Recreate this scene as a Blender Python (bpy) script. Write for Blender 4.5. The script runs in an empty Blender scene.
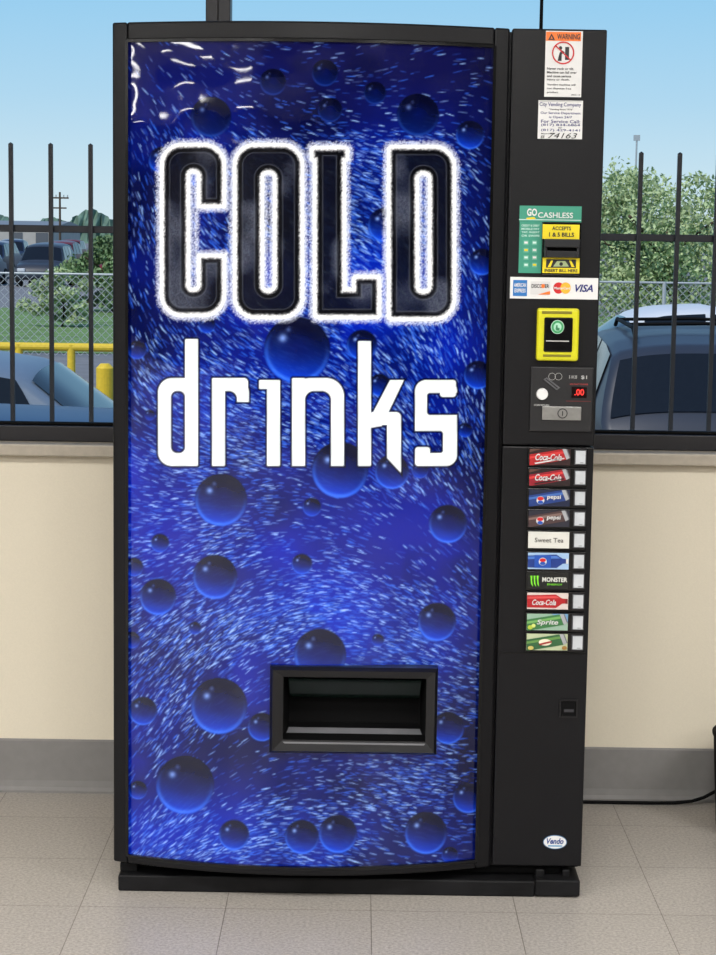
import bpy, math, random
import numpy as np
from mathutils import Matrix, Vector
random.seed(4); rng=np.random.default_rng(7)
S=bpy.context.scene
try:
    S.view_settings.view_transform='Standard'; S.view_settings.look='None'
except Exception as e: print(e)

# ---------------------------------------------------------------- camera (metres; machine front at y=-0.03)
FPX=1900.0; TH=math.radians(7.2); PH=math.radians(0.85); CAM=np.array([0.0,-3.975,1.40])
r0=np.array([1.,0,0]); u0=np.array([0,math.sin(TH),math.cos(TH)]); fw=np.array([0,math.cos(TH),-math.sin(TH)])
rt=math.cos(PH)*r0+math.sin(PH)*u0; up=-math.sin(PH)*r0+math.cos(PH)*u0
cd=bpy.data.cameras.new('camera'); cam=bpy.data.objects.new('camera',cd); S.collection.objects.link(cam); S.camera=cam
cd.sensor_fit='AUTO'; cd.sensor_width=36; cd.lens=36*FPX/955; cd.clip_end=2000
M=Matrix.Identity(4)
for i in range(3):
    M[i][0]=rt[i]; M[i][1]=up[i]; M[i][2]=-fw[i]; M[i][3]=CAM[i]
cam.matrix_world=M
def hit(px,py,Y):            # survey measurement -> world point on the plane y=Y
    d=fw+rt*((px-358)/FPX)+up*((477.5-py)/FPX)
    t=(Y-CAM[1])/d[1]; p=CAM+d*t
    return p[0],p[2]
def hitz(px,py,Z):
    d=fw+rt*((px-358)/FPX)+up*((477.5-py)/FPX)
    t=(Z-CAM[2])/d[2]; p=CAM+d*t
    return p[0],p[1]
def rect(a,b,c,d,Y):
    mx=(a+c)/2; my=(b+d)/2
    return hit(a,my,Y)[0],hit(c,my,Y)[0],hit(mx,d,Y)[1],hit(mx,b,Y)[1]   # x0,x1,z0,z1

# ---------------------------------------------------------------- materials
def lin(c):
    return tuple(((v/255)/12.92 if v/255<=0.04045 else ((v/255+0.055)/1.055)**2.4) for v in c)
_m={}
def mat(name,c,rough=.5,metal=0,spec=.5,var=.08,scale=30,bump=0,emit=0,coat=0):
    if name in _m: return _m[name]
    m=bpy.data.materials.new(name); m.use_nodes=True; nt=m.node_tree; b=nt.nodes['Principled BSDF']
    L=lin(c)
    tc=nt.nodes.new('ShaderNodeTexCoord'); nz=nt.nodes.new('ShaderNodeTexNoise'); nz.inputs['Scale'].default_value=scale; nz.inputs['Detail'].default_value=5
    nt.links.new(tc.outputs['Object'],nz.inputs['Vector'])
    rp=nt.nodes.new('ShaderNodeValToRGB'); rp.color_ramp.elements[0].position=.3; rp.color_ramp.elements[1].position=.7
    rp.color_ramp.elements[0].color=(*[v*(1-var) for v in L],1); rp.color_ramp.elements[1].color=(*[min(1,v*(1+var)) for v in L],1)
    nt.links.new(nz.outputs['Fac'],rp.inputs['Fac']); nt.links.new(rp.outputs['Color'],b.inputs['Base Color'])
    b.inputs['Roughness'].default_value=rough; b.inputs['Metallic'].default_value=metal
    b.inputs['Specular IOR Level'].default_value=spec; b.inputs['Coat Weight'].default_value=coat
    if emit: 
        nt.links.new(rp.outputs['Color'],b.inputs['Emission Color']); b.inputs['Emission Strength'].default_value=emit
    if bump:
        bp=nt.nodes.new('ShaderNodeBump'); bp.inputs['Strength'].default_value=bump; bp.inputs['Distance'].default_value=.002
        nt.links.new(nz.outputs['Fac'],bp.inputs['Height']); nt.links.new(bp.outputs['Normal'],b.inputs['Normal'])
    _m[name]=m; return m
def ink(c,emit=0,rough=.4):
    return mat('ink_%d_%d_%d_%d'%(*c,int(emit*10)),c,rough=rough,var=.03,emit=emit)
W=(220,220,219)
black=mat('black_powder_coat',(13,13,16),rough=.38,spec=.25,scale=400,bump=.12,var=.15)
scuff=mat('scuffed_black_steel',(16,16,18),rough=.6,spec=.2,scale=14,bump=.4,var=.55)
blackg=mat('black_gloss_plastic',(9,9,11),rough=.18,spec=.35,scale=60)
blackm=mat('black_matte',(6,6,7),rough=.7,spec=.12)

# ---------------------------------------------------------------- mesh builder
class MB:
    def __init__(s): s.v=[];s.f=[];s.m=[];s.fm=[]
    def mi(s,m):
        if m not in s.m: s.m.append(m)
        return s.m.index(m)
    def add(s,vs,fs,m):
        o=len(s.v); s.v+= [tuple(p) for p in vs]; k=s.mi(m)
        for f in fs: s.f.append(tuple(i+o for i in f)); s.fm.append(k)
    def quad(s,x0,x1,z0,z1,y,m): s.add([(x0,y,z0),(x1,y,z0),(x1,y,z1),(x0,y,z1)],[(0,1,2,3)],m)
    def poly(s,pts,y,m): s.add([(p[0],y,p[1]) for p in pts],[tuple(range(len(pts)))],m)
    def disc(s,cx,cz,rx,rz,y,m,n=28,a0=0):
        s.poly([(cx+rx*math.cos(2*math.pi*i/n+a0),cz+rz*math.sin(2*math.pi*i/n+a0)) for i in range(n)],y,m)
    def ring(s,cx,cz,ro,ri,y,m,n=28):
        vs=[];fs=[]
        for i in range(n):
            a=2*math.pi*i/n; c,t=math.cos(a),math.sin(a)
            vs+=[(cx+ro*c,y,cz+ro*t),(cx+ri*c,y,cz+ri*t)]
        for i in range(n):
            j=(i+1)%n; fs.append((2*i,2*j,2*j+1,2*i+1))
        s.add(vs,fs,m)
    def box(s,x0,x1,y0,y1,z0,z1,m):
        s.add([(x0,y0,z0),(x1,y0,z0),(x1,y1,z0),(x0,y1,z0),(x0,y0,z1),(x1,y0,z1),(x1,y1,z1),(x0,y1,z1)],
          [(0,1,5,4),(1,2,6,5),(2,3,7,6),(3,0,4,7),(4,5,6,7),(3,2,1,0)],m)
    def cyl(s,cx,cz,r,y0,y1,m,n=28,r1=None):
        r1=r if r1 is None else r1
        vs=[(cx+r*math.cos(2*math.pi*i/n),y0,cz+r*math.sin(2*math.pi*i/n)) for i in range(n)]+[(cx+r1*math.cos(2*math.pi*i/n),y1,cz+r1*math.sin(2*math.pi*i/n)) for i in range(n)]
        s.add(vs,[(i,(i+1)%n,(i+1)%n+n,i+n) for i in range(n)]+[tuple(range(n))[::-1],tuple(range(n,2*n))],m)
    def vcyl(s,cx,cy,r,z0,z1,m,n=16,r1=None):
        r1=r if r1 is None else r1
        vs=[(cx+r*math.cos(2*math.pi*i/n),cy+r*math.sin(2*math.pi*i/n),z0) for i in range(n)]+[(cx+r1*math.cos(2*math.pi*i/n),cy+r1*math.sin(2*math.pi*i/n),z1) for i in range(n)]
        s.add(vs,[(i,(i+1)%n,(i+1)%n+n,i+n) for i in range(n)]+[tuple(range(n))[::-1],tuple(range(n,2*n))],m)
    def tube(s,pts,r,m,n=8):
        P=[Vector(p) for p in pts]; vs=[];fs=[]
        for i,p in enumerate(P):
            t=(P[min(i+1,len(P)-1)]-P[max(i-1,0)]).normalized()
            a=t.cross(Vector((0,0,1))); 
            if a.length<.01: a=t.cross(Vector((1,0,0)))
            a.normalize(); b=t.cross(a)
            for k in range(n):
                w=2*math.pi*k/n; vs.append(p+a*r*math.cos(w)+b*r*math.sin(w))
        for i in range(len(P)-1):
            for k in range(n):
                fs.append((i*n+k,i*n+(k+1)%n,(i+1)*n+(k+1)%n,(i+1)*n+k))
        fs.append(tuple(range(n))[::-1]); fs.append(tuple(range((len(P)-1)*n,len(P)*n)))
        s.add(vs,fs,m)
    def text(s,t,x0,x1,z0,z1,y,m,bold=0,slant=0):
        cu=bpy.data.curves.new('t','FONT'); cu.body=t; cu.size=1; cu.offset=bold; cu.shear=slant; cu.resolution_u=3
        ob=bpy.data.objects.new('t',cu); S.collection.objects.link(ob)
        dg=bpy.context.evaluated_depsgraph_get(); me=ob.evaluated_get(dg).to_mesh()
        vs=[v.co.copy() for v in me.vertices]; fs=[tuple(p.vertices) for p in me.polygons]
        ob.evaluated_get(dg).to_mesh_clear(); bpy.data.objects.remove(ob); bpy.data.curves.remove(cu)
        if not vs: return
        a=min(v.x for v in vs);b=max(v.x for v in vs);c=min(v.y for v in vs);d=max(v.y for v in vs)
        s.add([(x0+(v.x-a)/(b-a)*(x1-x0),y,z0+(v.y-c)/(d-c)*(z1-z0)) for v in vs],fs,m)
    def build(s,name,parent=None,label=None,cat=None,bevel=0,smooth=False,kind=None,group=None,seg=2):
        me=bpy.data.meshes.new(name); me.from_pydata(s.v,[],s.f); 
        for m in s.m: me.materials.append(m)
        me.polygons.foreach_set('material_index',s.fm); 
        if smooth: me.polygons.foreach_set('use_smooth',[True]*len(me.polygons))
        me.update(); ob=bpy.data.objects.new(name,me); S.collection.objects.link(ob)
        tag(ob,parent,label,cat,kind,group)
        if bevel:
            b=ob.modifiers.new('bevel','BEVEL'); b.width=bevel; b.segments=seg; b.limit_method='ANGLE'; b.angle_limit=.6
        return ob
def tag(ob,parent=None,label=None,cat=None,kind=None,group=None):
    if parent is not None:
        ob.parent=parent; bpy.context.view_layer.update(); ob.matrix_parent_inverse=parent.matrix_world.inverted()
    if label: ob['label']=label
    if cat: ob['category']=cat
    if kind: ob['kind']=kind
    if group: ob['group']=group
def empty(name,loc,label,cat,group=None):
    e=bpy.data.objects.new(name,None); e.location=loc; e.empty_display_size=.2; S.collection.objects.link(e); bpy.context.view_layer.update()
    tag(e,None,label,cat,None,group); return e

# ================================================================= ROOM
WY=0.69                                   # inner face of the window wall
wallm=mat('cream_wall_paint',(226,217,197),rough=.75,spec=.2,scale=260,bump=.12,var=.02)
ceilm=mat('white_ceiling_tile',(215,215,212),rough=.8,scale=90,var=.06,bump=.3)
farw=mat('muted_wall_paint',(104,102,100),rough=.8,spec=.2,scale=120,var=.04)
basem=mat('grey_rubber_base',(130,128,126),rough=.5,spec=.3,scale=40,var=.04)
framem=mat('dark_bronze_aluminium',(36,35,38),rough=.4,metal=.3,scale=50)
sillm=mat('stone_sill',(176,167,152),rough=.4,spec=.4,scale=60,var=.08)

fm=bpy.data.materials.new('vinyl_tile_floor'); fm.use_nodes=True; nt=fm.node_tree; N=nt.nodes; Lk=nt.links; b=N['Principled BSDF']
tc=N.new('ShaderNodeTexCoord'); mp=N.new('ShaderNodeMapping'); x0,_=hitz(372,955,0); _,ysm=hitz(60,906,0)
mp.inputs['Location'].default_value=(-x0+.0008,-ysm,0); Lk.new(tc.outputs['Object'],mp.inputs['Vector'])
br=N.new('ShaderNodeTexBrick'); br.offset=0; br.squash=1
br.inputs['Scale'].default_value=1
br.inputs['Brick Width'].default_value=.305; br.inputs['Row Height'].default_value=.305; br.inputs['Mortar Size'].default_value=.0011; br.inputs['Mortar Smooth'].default_value=.3
br.inputs['Bias'].default_value=0
br.inputs['Color1'].default_value=(*lin((172,166,159)),1); br.inputs['Color2'].default_value=(*lin((168,162,155)),1); br.inputs['Mortar'].default_value=(*lin((112,105,98)),1)
Lk.new(mp.outputs['Vector'],br.inputs['Vector'])
nz=N.new('ShaderNodeTexNoise'); nz.inputs['Scale'].default_value=150; nz.inputs['Detail'].default_value=4; nz.inputs['Roughness'].default_value=.7; Lk.new(tc.outputs['Object'],nz.inputs['Vector'])
rp=N.new('ShaderNodeValToRGB'); rp.color_ramp.elements[0].position=.34; rp.color_ramp.elements[0].color=(.66,.65,.64,1); rp.color_ramp.elements[1].position=.64; rp.color_ramp.elements[1].color=(1.16,1.16,1.16,1)
Lk.new(nz.outputs['Fac'],rp.inputs['Fac']); mx=N.new('ShaderNodeMix'); mx.data_type='RGBA'; mx.blend_type='MULTIPLY'; mx.inputs[0].default_value=1
Lk.new(br.outputs['Color'],mx.inputs[6]); Lk.new(rp.outputs['Color'],mx.inputs[7]); Lk.new(mx.outputs[2],b.inputs['Base Color'])
b.inputs['Roughness'].default_value=.34; b.inputs['Specular IOR Level'].default_value=.4

RL,RR,RYB=-15.0,7.0,-15.0; CZ=2.85
o=MB(); o.box(RL,RR,RYB,WY+.16,-.12,0,fm); o.build('floor',None,'speckled pale grey vinyl tile floor','floor',kind='structure')
o=MB(); o.box(RL-.2,RR+.2,RYB-.2,WY+.4,CZ,CZ+.2,ceilm); o.build('ceiling',None,'white tiled ceiling','ceiling',kind='structure')
o=MB(); o.box(RL-.15,RL,RYB-.15,WY+.16,-.12,CZ,farw); o.build('wall_left',None,'grey painted side wall','wall',kind='structure')
o=MB(); o.box(RR,RR+.15,RYB-.15,WY+.16,-.12,CZ,farw); o.build('wall_right',None,'grey painted side wall','wall',kind='structure')
o=MB(); o.box(RL,RR,RYB-.15,RYB,-.12,CZ,farw); o.build('wall_front',None,'grey painted wall facing the windows','wall',kind='structure')
zs=hit(60,443,WY)[1]                       # sill height
WX0,WX1,WZ1=-2.6,3.2,2.62
o=MB(); T=.16
o.box(RL,RR,WY,WY+T,-.12,zs-.03,wallm); o.box(RL,RR,WY,WY+T,WZ1,CZ,wallm)
o.box(RL,WX0,WY,WY+T,zs-.03,WZ1,wallm); o.box(WX1,RR,WY,WY+T,zs-.03,WZ1,wallm)
o.build('wall_back',None,'cream painted wall below a wide window band','wall',kind='structure')
zb=hit(60,739,WY)[1]
o=MB()
pr=[(0,0),(-.016,0),(-.016,.006),(-.010,.014),(-.007,.03),(-.006,zb-.004),(-.002,zb),(0,zb)]
vs=[(x,WY+p[0],p[1]) for x in(RL,RR) for p in pr]; n=len(pr)
o.add(vs,[(i,i+1,n+i+1,n+i) for i in range(n-1)]+[tuple(range(n))[::-1],tuple(range(n,2*n))],basem)
o.build('baseboard_back',None,'grey rubber cove baseboard','baseboard',kind='structure')
o=MB(); o.box(WX0-.03,WX1+.03,WY-.035,WY+T,zs-.03,zs,sillm); o.build('trim_sill',None,'beige stone window sill','window sill',bevel=.004,kind='structure')

xm0,xm1,_,_=rect(206,0,230,22,WY+.03)
zf=hit(60,426,WY+.03)[1]
def window(name,x0,x1,lab):
    o=MB(); y0,y1=WY+.03,WY+.10; w=.045
    o.box(x0,x1,y0,y1,zs,zf,framem); o.box(x0,x1,y0,y1,WZ1-w,WZ1,framem)
    o.box(x0,x0+.03,y0,y1,zf,WZ1-w,framem); o.box(x1-.03,x1,y0,y1,zf,WZ1-w,framem)
    o.box(x0+.03,x1-.03,y0+.015,y0+.035,zf,zf+.008,blackm)
    o.build(name,None,lab,'window',bevel=.003,kind='structure')
window('window_1',WX0,(xm0+xm1)/2,'dark bronze framed window')
window('window_2',(xm0+xm1)/2,WX1,'wide dark bronze framed window')

# ceiling lights
def emitter(n_,st):
    em=bpy.data.materials.new(n_); em.use_nodes=True; bb=em.node_tree.nodes['Principled BSDF']; bb.inputs['Emission Color'].default_value=(1,.985,.96,1); bb.inputs['Emission Strength'].default_value=st; bb.inputs['Base Color'].default_value=(.8,.8,.8,1); return em
em=emitter('diffuser_emission',9); em2=emitter('bright_diffuser_emission',26)
whm=mat('white_metal',(225,225,225),rough=.4)
lit=[(-2.4,-8),(2.4,-8),(-2.6,-5),(0,-5.2),(2.6,-5),(-2.6,-2.3),(0,-2.6),(2.6,-2.3)]
dim=[(-5.4,-6.2),(-7.6,-7.6),(-9.8,-9.2),(-5.6,-8.8),(-8.6,-11.4),(-11.6,-10.6),(-6,-11.5),(-10.6,-6.6),(-12.6,-13.4),(-9,-13.8),(-12.8,-8.2),(-4.6,-13.6)]
for (lx,ly) in lit+dim:
    o=MB(); 
    o.box(lx-.62,lx+.62,ly-.32,ly-.29,CZ-.03,CZ,whm);o.box(lx-.62,lx+.62,ly+.29,ly+.32,CZ-.03,CZ,whm);o.box(lx-.62,lx-.59,ly-.29,ly+.29,CZ-.03,CZ,whm);o.box(lx+.59,lx+.62,ly-.29,ly+.29,CZ-.03,CZ,whm)
    f=o.build('ceiling_light',None,'recessed rectangular ceiling light panel','ceiling light',group='ceiling light panels')
    o=MB(); o.add([(lx-.59,ly-.29,CZ-.012),(lx-.59,ly+.29,CZ-.012),(lx+.59,ly+.29,CZ-.012),(lx+.59,ly-.29,CZ-.012)],[(0,1,2,3)],em if (lx,ly) in lit else em2); o.build('diffuser',f)
    if (lx,ly) in lit:
        L=bpy.data.lights.new('lamp','AREA'); L.shape='RECTANGLE'; L.size=1.15; L.size_y=.55; L.energy=62; L.color=(1,.985,.96)
        lo=bpy.data.objects.new('lamp',L); lo.location=(lx,ly,CZ-.035); S.collection.objects.link(lo); tag(lo,f)

# ================================================================= VENDING MACHINE
CY=-.03
XL,XR=-.513,.493
ZT=hit(359,26,CY)[1]
vm=empty('vending_machine',(0,.3,0),'tall black soda vending machine with a glossy blue bubble-print door','vending machine')
o=MB(); o.box(XL+.004,XR-.004,-.0,.62,.055,ZT-.004,black); 
o.box(XL+.03,XR-.03,.05,.60,ZT-.004,ZT+.001,black)
o.build('cabinet',vm,'black steel cabinet',bevel=.006)
o=MB()
o.box(XL+.011,XR-.10,-.040,.60,.0,.036,scuff); o.box(XR-.10,XR-.004,-.043,.60,.003,.040,scuff)
o.box(XL+.03,XR-.04,.004,.59,.036,.056,blackm)
o.box(XR-.098,XR-.078,-.020,.0,.036,.056,scuff); o.box(XR-.040,XR-.024,-.020,.0,.036,.056,scuff); o.box(XL+.012,XL+.05,-.016,.0,.034,.056,scuff)
o.build('base',vm,'scuffed black steel plinth',bevel=.004)

# door geometry
DX0=XL; DX1=hit(506,200,CY)[0]; xc=(DX0+DX1)/2; hw=(DX1-DX0)/2; BUL=.078
def B(x): 
    t=(x-xc)/hw
    return -.022-BUL*(1-t*t)
DZ0=.062; DZ1=ZT
PX0,_=hit(127.5,60,B(DX0+.03)); PX1=hit(494,60,CY)[0]
PZ1=hit(310,40,B(xc))[1]; PZ0=hit(300,868,B(xc))[1]
def slab(o,x0,x1,z0,z1,off,yb,m,n=40):
    vs=[];fs=[]
    for i in range(n+1):
        x=x0+(x1-x0)*i/n; y=B(x)-off
        vs+=[(x,y,z0),(x,y,z1),(x,yb,z1),(x,yb,z0)]
    for i in range(n):
        for k in range(4):
            fs.append((4*i+k,4*i+4+k,4*i+4+(k+1)%4,4*i+(k+1)%4))
    fs.append((0,1,2,3)); fs.append((4*n+3,4*n+2,4*n+1,4*n)); o.add(vs,[f[::-1] for f in fs],m)
o=MB()
slab(o,DX0,PX0,DZ0,DZ1,.006,0,black,6); slab(o,PX1,DX1,DZ0,DZ1,.006,0,black,6)
slab(o,PX0,PX1,PZ1,DZ1,.006,0,black); slab(o,PX0,PX1,DZ0,PZ0,.006,0,black)
door=o.build('door',vm,'bowed black framed door',bevel=.004)
o=MB(); slab(o,PX0,PX1,PZ1-.004,PZ1+.002,.008,-.01,blackg); slab(o,PX0,PX1,PZ0-.002,PZ0+.004,.009,-.01,blackg); slab(o,PX1-.002,PX1+.004,PZ0,PZ1,.008,-.005,blackg,3); slab(o,PX0-.004,PX0+.002,PZ0,PZ1,.008,-.005,blackg,3)
o.build('panel_retainer',door)

# ---- printed artwork (generated numerically, stored as vertex colours on the bowed panel)
SC=2; ox,oy=120,28; CW,CH=int(382*SC),int(852*SC)
yy,xx=np.mgrid[0:CH,0:CW].astype(np.float32); xx=xx/SC+ox; yy=yy/SC+oy
def smooth_noise(scale,seed):
    r=np.random.default_rng(seed); gh,gw=int(852/scale)+3,int(382/scale)+3
    g=r.random((gh,gw)); fy=(yy-oy)/scale; fx=(xx-ox)/scale
    iy=fy.astype(int); ix=fx.astype(int); ty=fy-iy; tx=fx-ix; ty=ty*ty*(3-2*ty); tx=tx*tx*(3-2*tx)
    return (g[iy,ix]*(1-tx)+g[iy,ix+1]*tx)*(1-ty)+(g[iy+1,ix]*(1-tx)+g[iy+1,ix+1]*tx)*ty
n1=smooth_noise(90,1)*.6+smooth_noise(40,2)*.4; n2=smooth_noise(50,3)*.5+smooth_noise(18,4)*.5
def c3(c): return np.array(c,dtype=np.float32)
img=c3((2,7,54))[None,None]+(c3((3,24,150))-c3((2,7,54)))[None,None]*np.clip(n1*1.7-.35,0,1)[...,None]
def blob(cx,cy,rx,ry): return np.exp(-(((xx-cx)/rx)**2+((yy-cy)/ry)**2))
def mixc(c,a):
    global img
    a=np.clip(a,0,1)[...,None]; img=img*(1-a)+c3(c)[None,None]*a
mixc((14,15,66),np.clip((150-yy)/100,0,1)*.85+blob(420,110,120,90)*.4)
mixc((2,22,165),blob(165,530,70,90)*.7+blob(400,530,90,60)*.7)
mixc((2,11,110),blob(420,600,80,60)*.5)
mixc((5,46,185),blob(300,615,120,35)*.4+blob(250,835,160,40)*.45+blob(380,660,90,45)*.4+blob(400,260,80,100)*.3)
mixc((2,5,40),blob(250,745,120,40)*.7+blob(470,740,40,100)*.7+blob(150,655,60,40)*.5+blob(330,500,50,30)*.3)
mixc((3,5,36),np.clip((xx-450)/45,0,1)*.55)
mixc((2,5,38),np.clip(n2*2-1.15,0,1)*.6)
def dens(x,y):
    d=.16
    def g(cx,cy,rx,ry): return math.exp(-(((x-cx)/rx)**2+((y-cy)/ry)**2))
    d+=.9*g(400,250,90,130)+1.0*g(200,440,120,50)+.8*g(420,440,80,60)+.8*g(190,540,80,60)+1.2*g(300,620,140,40)+.9*g(420,670,70,50)
    d+=.9*g(170,690,60,50)+1.2*g(230,842,140,38)+1.0*g(430,780,60,60)+.7*g(300,380,170,40)+.5*g(230,230,100,100)+.5*g(350,560,50,30)
    if y<130: d*=.5
    if (x-415)**2/50**2+(y-545)**2/38**2<1: d*=.35
    j=min(CH-1,max(0,int((y-oy)*SC))); i=min(CW-1,max(0,int((x-ox)*SC)))
    return d*(.25+1.3*max(0,float(n2[j,i])-.2))
def flow(x,y):
    return 0.75*math.sin((y-60)/150.0)+0.55*math.cos((x-130)/95.0+y/230.0)+0.35
for _ in range(46000):
    x=rng.uniform(124,496); y=rng.uniform(36,872)
    if rng.random()>dens(x,y)*.95: continue
    a=flow(x,y)+rng.normal(0,.13); Ls=rng.uniform(1.4,4.8); wd=rng.uniform(.45,.95)
    dx,dy=math.cos(a)*Ls,math.sin(a)*Ls
    ax0=int((min(x-dx,x+dx)-2-ox)*SC); ax1=int((max(x-dx,x+dx)+2-ox)*SC); ay0=int((min(y-dy,y+dy)-2-oy)*SC); ay1=int((max(y-dy,y+dy)+2-oy)*SC)
    ax0=max(ax0,0);ay0=max(ay0,0);ax1=min(ax1,CW);ay1=min(ay1,CH)
    if ax1<=ax0 or ay1<=ay0: continue
    X=xx[ay0:ay1,ax0:ax1]-x; Y=yy[ay0:ay1,ax0:ax1]-y
    t=np.clip((X*dx+Y*dy)/(Ls*Ls),-1,1); D=np.hypot(X-t*dx,Y-t*dy)
    al=np.clip(1.2-D/wd,0,1)*rng.uniform(.2,.95)*(1-.4*np.abs(t))
    col=c3((40,92,210)) if rng.random()<.58 else c3((150,188,240))
    img[ay0:ay1,ax0:ax1]=img[ay0:ay1,ax0:ax1]*(1-al[...,None])+col*al[...,None]
bub=[(221,500,27),(448,524,20),(160,543,10),(215,577,23),(158,597,19),(302,564,11),(312,507,10),(134,567,10),(195,628,7),(219,706,29),(262,727,15),(143,711,15),
(185,785,30),(320,655,27),(437,622,20),(234,835,16),(302,837,18),(338,834,20),(426,833,22),(468,798,16),(297,350,34),(211,117,21),(273,82,14),(325,73,14),(375,93,12),(418,115,22),
(478,375,15),(137,350,10),(392,472,18),(340,470,29),(470,135,15),(448,728,17),(138,790,10),(378,640,7),(380,385,12),(362,345,16),(200,165,22),(162,160,14),(330,110,13),(420,470,9),(482,262,14),(450,855,9),(150,415,6),(385,225,18),(132,640,9),(207,325,9),(465,430,8)]
for (cx,cy,r) in bub:
    ay0=max(0,int((cy-r-2-oy)*SC)); ay1=min(CH,int((cy+r+2-oy)*SC)); ax0=max(0,int((cx-r-2-ox)*SC)); ax1=min(CW,int((cx+r+2-ox)*SC))
    X=(xx[ay0:ay1,ax0:ax1]-cx)/r; Y=(yy[ay0:ay1,ax0:ax1]-cy)/r; q=np.hypot(X,Y); a=np.clip((1-q)*r/1.6,0,1)*.92
    t=.4 if cy<135 else 1
    low=np.clip((Y*.8-X*.15)*.8+.44,0,1)**1.25
    c=c3((3,4,26))+(c3((8,54,195))-c3((3,4,26)))*(low*t)[...,None]
    core=np.exp(-((X-.05)**2+(Y+.05)**2)/.14)*.6; c=c*(1-core[...,None])+c3((3,14,82))*core[...,None]
    rim=np.exp(-((q-.9)/.07)**2)*np.clip(.25+Y*.6-X*.15,0.05,.85)*t; c=c*(1-rim[...,None])+c3((55,115,232))*rim[...,None]
    top=np.exp(-((q-.97)/.06)**2)*np.clip(-Y*.7,0,.6); c=c*(1-top[...,None])+c3((2,3,20))*top[...,None]
    hl=np.exp(-((X+.42)**2+(Y+.35)**2)/.014)*.8+np.exp(-((X+.25)**2+(Y+.6)**2)/.006)*.35; hl*=(.4+.6*t); c=c*(1-np.clip(hl,0,1)[...,None])+c3((140,175,245))*np.clip(hl,0,1)[...,None]
    img[ay0:ay1,ax0:ax1]=img[ay0:ay1,ax0:ax1]*(1-a[...,None])+c*a[...,None]
# ---- lettering as distance fields
def rb(x0,y0,x1,y1,r):
    cx,cy=(x0+x1)/2,(y0+y1)/2; qx=np.abs(xx-cx)-(x1-x0)/2+r; qy=np.abs(yy-cy)-(y1-y0)/2+r
    return np.hypot(np.maximum(qx,0),np.maximum(qy,0))+np.minimum(np.maximum(qx,qy),0)-r
mn=np.minimum; mxx=np.maximum
def sub(a,b): return mxx(a,-b)
C=sub(sub(rb(162,145,224,315,20),rb(188,171,199,290,5)),rb(193,206,240,256,1))
O=sub(rb(235,145,302,317,20),rb(262,172,275,291,6))
Lr=mn(rb(315,148,344,317,3),rb(315,290,379,317,3)); Lr=mn(Lr,rb(354,277,379,317,3)); Lr=mn(Lr,rb(312,148,347,160,2))
D_=mn(rb(392,147,454,319,20),rb(389,147,420,319,3)); D_=sub(D_,rb(417,173,430,292,6))
d=mn(mn(C,O),mn(Lr,D_))
grain=rng.random((CH,CW)).astype(np.float32)
mixc((8,9,14),np.clip(1-(d-1)/3,0,1)*np.clip((d+9.5)/1.5,0.86,1))
glow=smooth_noise(46,12)*.6+smooth_noise(20,15)*.4
mixc((105,110,124),np.clip(glow*2.4-1.35,0,.5)*np.clip((-d-3.5)/5,0,1)*(.55+.9*grain))
mixc((140,146,166),np.exp(-((d+7.6)/.6)**2)*.32)
band=np.exp(-((d-.4)/3.1)**2)
mixc((236,237,240),np.clip((band*1.6-grain*.85)*1.6,0,1)*.97)
sp=np.exp(-((d-3.5)/3.2)**2)*np.clip((d-0)/2,0,1)
mixc((212,218,234),np.clip((sp*.85-grain)*3,0,.85))
# drinks
dd=sub(rb(158,378,198,466,14),rb(171,391,185,453,6)); dd=mn(dd,rb(185,339,198,466,1))
rr=mn(rb(212,378,225,466,1),rb(212,378,248,391,4)); rr=mn(rr,mxx(rb(222,378,249,420,15),-rb(210,391,237,430,8))); rr=mxx(rr,-rb(226,402,262,480,0.5))
ii=mn(rb(267,380,280,466,1),rb(259,380,275,389,1))
nn=sub(rb(292,378,344,500,18),rb(305,391,331,520,9)); nn=mxx(nn,yy-466); nn=mn(nn,rb(292,378,305,466,1))
def tri(pts):
    dm=None
    for i in range(len(pts)):
        (ax_,ay_),(bx_,by_)=pts[i],pts[(i+1)%len(pts)]; l=math.hypot(bx_-ax_,by_-ay_); q=((by_-ay_)*(xx-ax_)-(bx_-ax_)*(yy-ay_))/l
        dm=q if dm is None else mxx(dm,q)
    return dm
kk=mn(rb(358,341,371,466,1),tri([(370,418),(390,380),(404,380),(382,426),(370,428)])); kk=mn(kk,rb(368,412,401,425,5)); kk=mn(kk,tri([(387,416),(401,420),(401,473),(387,458)]))
ss=sub(rb(415,380,457,466,11),rb(427,393,470,415,3)); ss=sub(ss,rb(400,431,443,453,3)); ss=mn(ss,rb(440,380,456,397,3)); ss=mn(ss,rb(415,447,430,466,3))
d2=mn(mn(mn(dd,rr),mn(ii,nn)),mn(kk,ss))
mixc((4,6,30),np.clip((2.4-d2)/1.2,0,1)*.85)
mixc((226,234,236),np.clip(.5-d2/.9,0,1))
img=np.clip(img/255,0,1); img=np.where(img<=.04045,img/12.92,((img+.055)/1.055)**2.4)

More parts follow.
